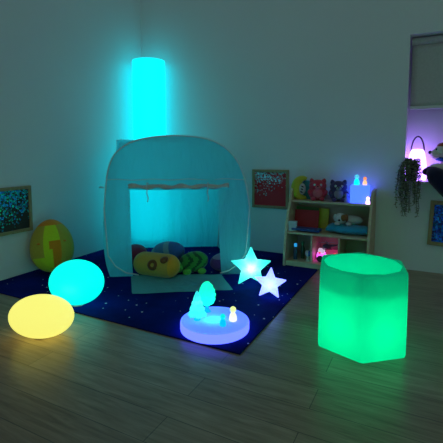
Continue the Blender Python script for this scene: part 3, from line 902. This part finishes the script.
# ---- bottom compartments
def bottle(label, loc, h, r, c, capc, emit=None):
    t = thing('bottle', label, 'bottle', loc, group='little bottles in the bottom compartment')
    bm = bmesh.new(); lathe(bm, [(0, 0), (r, 0), (r*1.05, .004), (r*1.05, h*.6), (r*.8, h*.7), (r*.5, h*.76), (r*.5, h*.8), (0, h*.8)], 24)
    link('body', bm, plain('bottle_body', c, rough=.25), t, angle=.7)
    bm = bmesh.new(); lathe(bm, [(0, h*.8), (r*.75, h*.8), (r*.78, h*.82), (r*.78, h*.97), (r*.6, h), (0, h)], 24)
    link('cap', bm, plain('bottle_cap', capc, rough=.4, emit=emit, es=.8 if emit else 0), t, angle=.7)
bottle('slim dark bottle with a glowing blue cap in the lowest compartment', (1.878, -.30, ZL), .14, .017, (.03, .08, .14), (.1, .4, .8), (.02, .35, .8))
bottle('slim dark green bottle beside the blue-capped bottle', (1.925, -.24, ZL), .15, .016, (.02, .08, .04), (.03, .2, .08))
t = thing('ball_ornament', 'white and blue ball on a small stand in the lowest compartment', 'ornament', (1.99, -.30, ZL))
bm = bmesh.new(); ell(bm, (0, 0, .065), (.028, .028, .028))
for f in bm.faces:
    if f.calc_center_median().x > .008: f.material_index = 1
link('ball', bm, [plain('white_ball', (.65, .68, .7)), plain('blue_ball', (.05, .25, .6))], t)
bm = bmesh.new(); lathe(bm, [(0, 0), (.022, 0), (.02, .01), (.012, .03), (.016, .039), (0, .039)], 20); link('stand', bm, plain('white_stand', (.6, .55, .45)), t)
# light-up toy vehicle
t = thing('toy_truck', 'toy truck glowing pink with red lights in the middle compartment', 'toy', (2.14, -.245, ZL), (0, 0, R_(8)))
PKG = glow('pink_toy_light', (1.0, .10, 1.1), 1.6, base=(.7, .2, .5)); RDG = glow('red_toy_light', (1.0, .03, .05), 1.0)
bm = bmesh.new(); box(bm, -.085, .085, -.04, .04, .028, .068, bev=.008); link('chassis', bm, PKG, t)
bm = bmesh.new(); box(bm, -.075, -.02, -.036, .036, .068, .105, bev=.008); link('cab', bm, glow('cab_light', (.75, .55, .8), .7), t)
bm = bmesh.new(); box(bm, -.01, .085, -.038, .038, .068, .098, bev=.006); link('load_bed', bm, glow('bed_light', (.9, .06, .25), .35, base=(.4, .05, .1)), t)
for sx in (-.055, .05):
    for sy in (-.042, .042):
        bm = bmesh.new(); lathe(bm, [(0, -.009), (.026, -.009), (.028, -.005), (.028, .005), (.026, .009), (0, .009)], 20, M=Matrix.Translation((sx, sy, .028)) @ Matrix.Rotation(PI/2, 4, 'X'))
        link('wheel', bm, plain('dark_toy_wheel', (.06, .03, .05), rough=.4), t, angle=.7)
for sx in (-.06, .065):
    bm = bmesh.new(); ell(bm, (sx, -.042, .078), (.011, .007, .008), u=12, v=8); link('lamp', bm, RDG, t)
t = thing('toy_helicopter', 'dark little toy helicopter on top of the pink toy truck', 'toy', (2.155, -.24, ZL+.1052), (0, 0, R_(25)))
bm = bmesh.new(); ell(bm, (-.02, 0, .026), (.04, .022, .022)); bo = link('cabin', bm, plain('dark_toy', (.05, .07, .12), rough=.35), t)
bm = bmesh.new(); tube(bm, [(.01, 0, .03), (.05, 0, .035), (.075, 0, .04)], [.012, .007, .004], 10); link('tail', bm, plain('dark_toy_tail', (.05, .07, .12), rough=.35), t)
bm = bmesh.new(); box(bm, -.09, .05, -.005, .005, .058, .061); box(bm, -.025, -.015, -.06, .06, .058, .061); tube(bm, [(-.02, 0, .045), (-.02, 0, .06)], .004, 8)
link('rotor', bm, plain('pale_rotor', (.4, .5, .6), rough=.35), t, smooth=False)
bm = bmesh.new()
for s in (-1, 1): tube(bm, [(-.055, s*.016, .003), (.02, s*.016, .003)], .003, 6); tube(bm, [(-.02, s*.016, .003), (-.02, s*.012, .012)], .003, 6)
link('skid', bm, plain('dark_skid', (.05, .05, .06)), t)

# ------------------------------------------------------------------ alcove things
ZS = NZ0+.0225
t = thing('lantern_lamp', 'glowing pink-white lantern with a thin arched handle in the wall alcove', 'lamp', (2.79, .12, ZS))
bm = bmesh.new(); lathe(bm, [(0, 0), (.060, 0), (.072, .006), (.078, .03), (.078, .08), (.070, .15), (.058, .22), (.052, .245), (.040, .258), (0, .262)], 36)
link('shade', bm, glow('pink_lantern_light', (.75, .36, 1.9), 3.6), t)
bm = bmesh.new(); tube(bm, [(.050*math.cos(a), -.004, .225+.14*math.sin(a)) for a in [PI*k/24 for k in range(25)]], .006, 8)
link('handle', bm, plain('dark_handle', (.05, .045, .05), rough=.4), t)
# hanging plant
t = thing('trailing_plant', 'trailing leafy plant in a small dark pot spilling over the alcove sill', 'plant', (2.759, -.012, ZS))
bm = bmesh.new(); lathe(bm, [(0, 0), (.034, 0), (.039, .004), (.050, .125), (.053, .13), (.053, .142), (.046, .142), (.043, .128), (0, .125)], 28)
link('pot', bm, plain('dark_pot', (.06, .05, .06), rough=.6), t, angle=.7)
stems = bmesh.new(); leaves = bmesh.new()
rnd = random.Random(5)
for s in range(44):
    a = rnd.uniform(PI*.75, PI*1.85)
    L = rnd.uniform(.06, .20) if s % 3 else rnd.uniform(.18, .33)
    dx, dy = math.cos(a), math.sin(a)
    out = rnd.uniform(.055, .10)
    p0 = Vector((.02*dx, .02*dy, .128)); p1 = Vector((out*.7*dx, -.035+.5*out*dy, .160+rnd.uniform(0, .03))); p2 = Vector((out*1.05*dx-.005, -.080+.45*out*dy, .08))
    pts = [p0, p1, p2]
    z = .06
    while z > .06-L:
        z -= .03; q = pts[-1]
        pts.append(Vector((q.x+rnd.uniform(-.007, .006), min(-.055, q.y+rnd.uniform(-.004, .004)), z)))
    pts = catmull(pts, max(8, len(pts)*2))
    tube(stems, pts, .0018, 5)
    for i, p in enumerate(pts[1:]):
        for _ in range(2):
            th = rnd.uniform(0, 2*PI); ln = rnd.uniform(.016, .028); wd = ln*.42
            d = Vector((math.cos(th), math.sin(th), rnd.uniform(-.8, .3))).normalized()
            sd = d.cross(Vector((0, 0, 1))).normalized(); nn = sd.cross(d)
            vs = [leaves.verts.new(p), leaves.verts.new(p+d*ln*.5+sd*wd-nn*.001), leaves.verts.new(p+d*ln), leaves.verts.new(p+d*ln*.5-sd*wd-nn*.001), leaves.verts.new(p+d*ln*.5+nn*.003)]
            for a_, b_ in ((0, 1), (1, 2), (2, 3), (3, 0)): leaves.faces.new((vs[a_], vs[b_], vs[4]))
link('stems', stems, plain('plant_stem', (.10, .09, .05)), t)
link('foliage', leaves, plain('plant_leaf', (.26, .30, .18), var=.4, scale=40), t)
# plush dog & navy plush over the sill
t = thing('beagle_soft_toy', 'cream and brown dog soft toy with a blue collar on the alcove sill', 'soft toy', (2.985, .07, ZS+.055), (0, 0, R_(0)))
t.scale = (1.22, 1.22, 1.22)
CREAM = plush('cream_plush', (.80, .74, .66)); RUST = plush('rust_plush', (.40, .10, .03)); BLC = plush('collar_blue', (.03, .12, .55))
bm = bmesh.new(); ell(bm, (0, 0, .15), (.062, .058, .056)); hd = link('head', bm, CREAM, t)
bm = bmesh.new(); ell(bm, (-.045, -.015, .135), (.040, .038, .034), rot=(0, -.12, 0)); mz = link('muzzle', bm, CREAM, hd)
bm = bmesh.new(); ell(bm, (-.082, -.018, .145), (.013, .017, .013), u=14, v=10); link('nose', bm, BLACK, mz)
bm = bmesh.new(); ell(bm, (.0, 0, .186), (.045, .045, .026)); link('brow', bm, RUST, hd)
for s in (-1, 1):
    bm = bmesh.new(); ell(bm, (.022, s*.055, .14), (.028, .014, .05)); link('ear', bm, RUST, hd)
    bm = bmesh.new(); ell(bm, (-.045, s*.034-.0, .165), (.008, .007, .009), u=10, v=8); link('eye', bm, BLACK, hd)
    bm = bmesh.new(); ell(bm, (-.035, s*.04-.055, .050), (.05, .026, .024)); link('paw', bm, CREAM, t)
bm = bmesh.new(); tube(bm, [(.012+.05*math.cos(a), .048*math.sin(a), .094-.012*math.cos(a)) for a in [2*PI*k/24 for k in range(24)]], .014, 10, True); link('collar', bm, BLC, t)
bm = bmesh.new(); ell(bm, (.09, .01, .06), (.12, .06, .06)); link('body', bm, CREAM, t)
NV = plush('navy_plush', (.010, .010, .040))
bm = bmesh.new()
rows = []
path = catmull([(2.838, -.005, .822), (2.86, -.02, .826), (2.895, -.035, .830), (2.93, -.075, .800), (2.985, -.115, .745), (3.04, -.125, .68), (3.11, -.128, .62)], 26)
tube(bm, [(p.x, p.y, p.z) for p in path], [.016+.046*min(1, (k/9))**.8+.012*math.sin(PI*k/25) if k < 22 else .068*(1-((k-21)/5)**2) for k in range(26)], 24)
bmn = link('whale_soft_toy', bm, NV, subsurf=1)
tag(bmn, 'dark navy soft toy drooping over the alcove sill under the toy dog', 'soft toy')
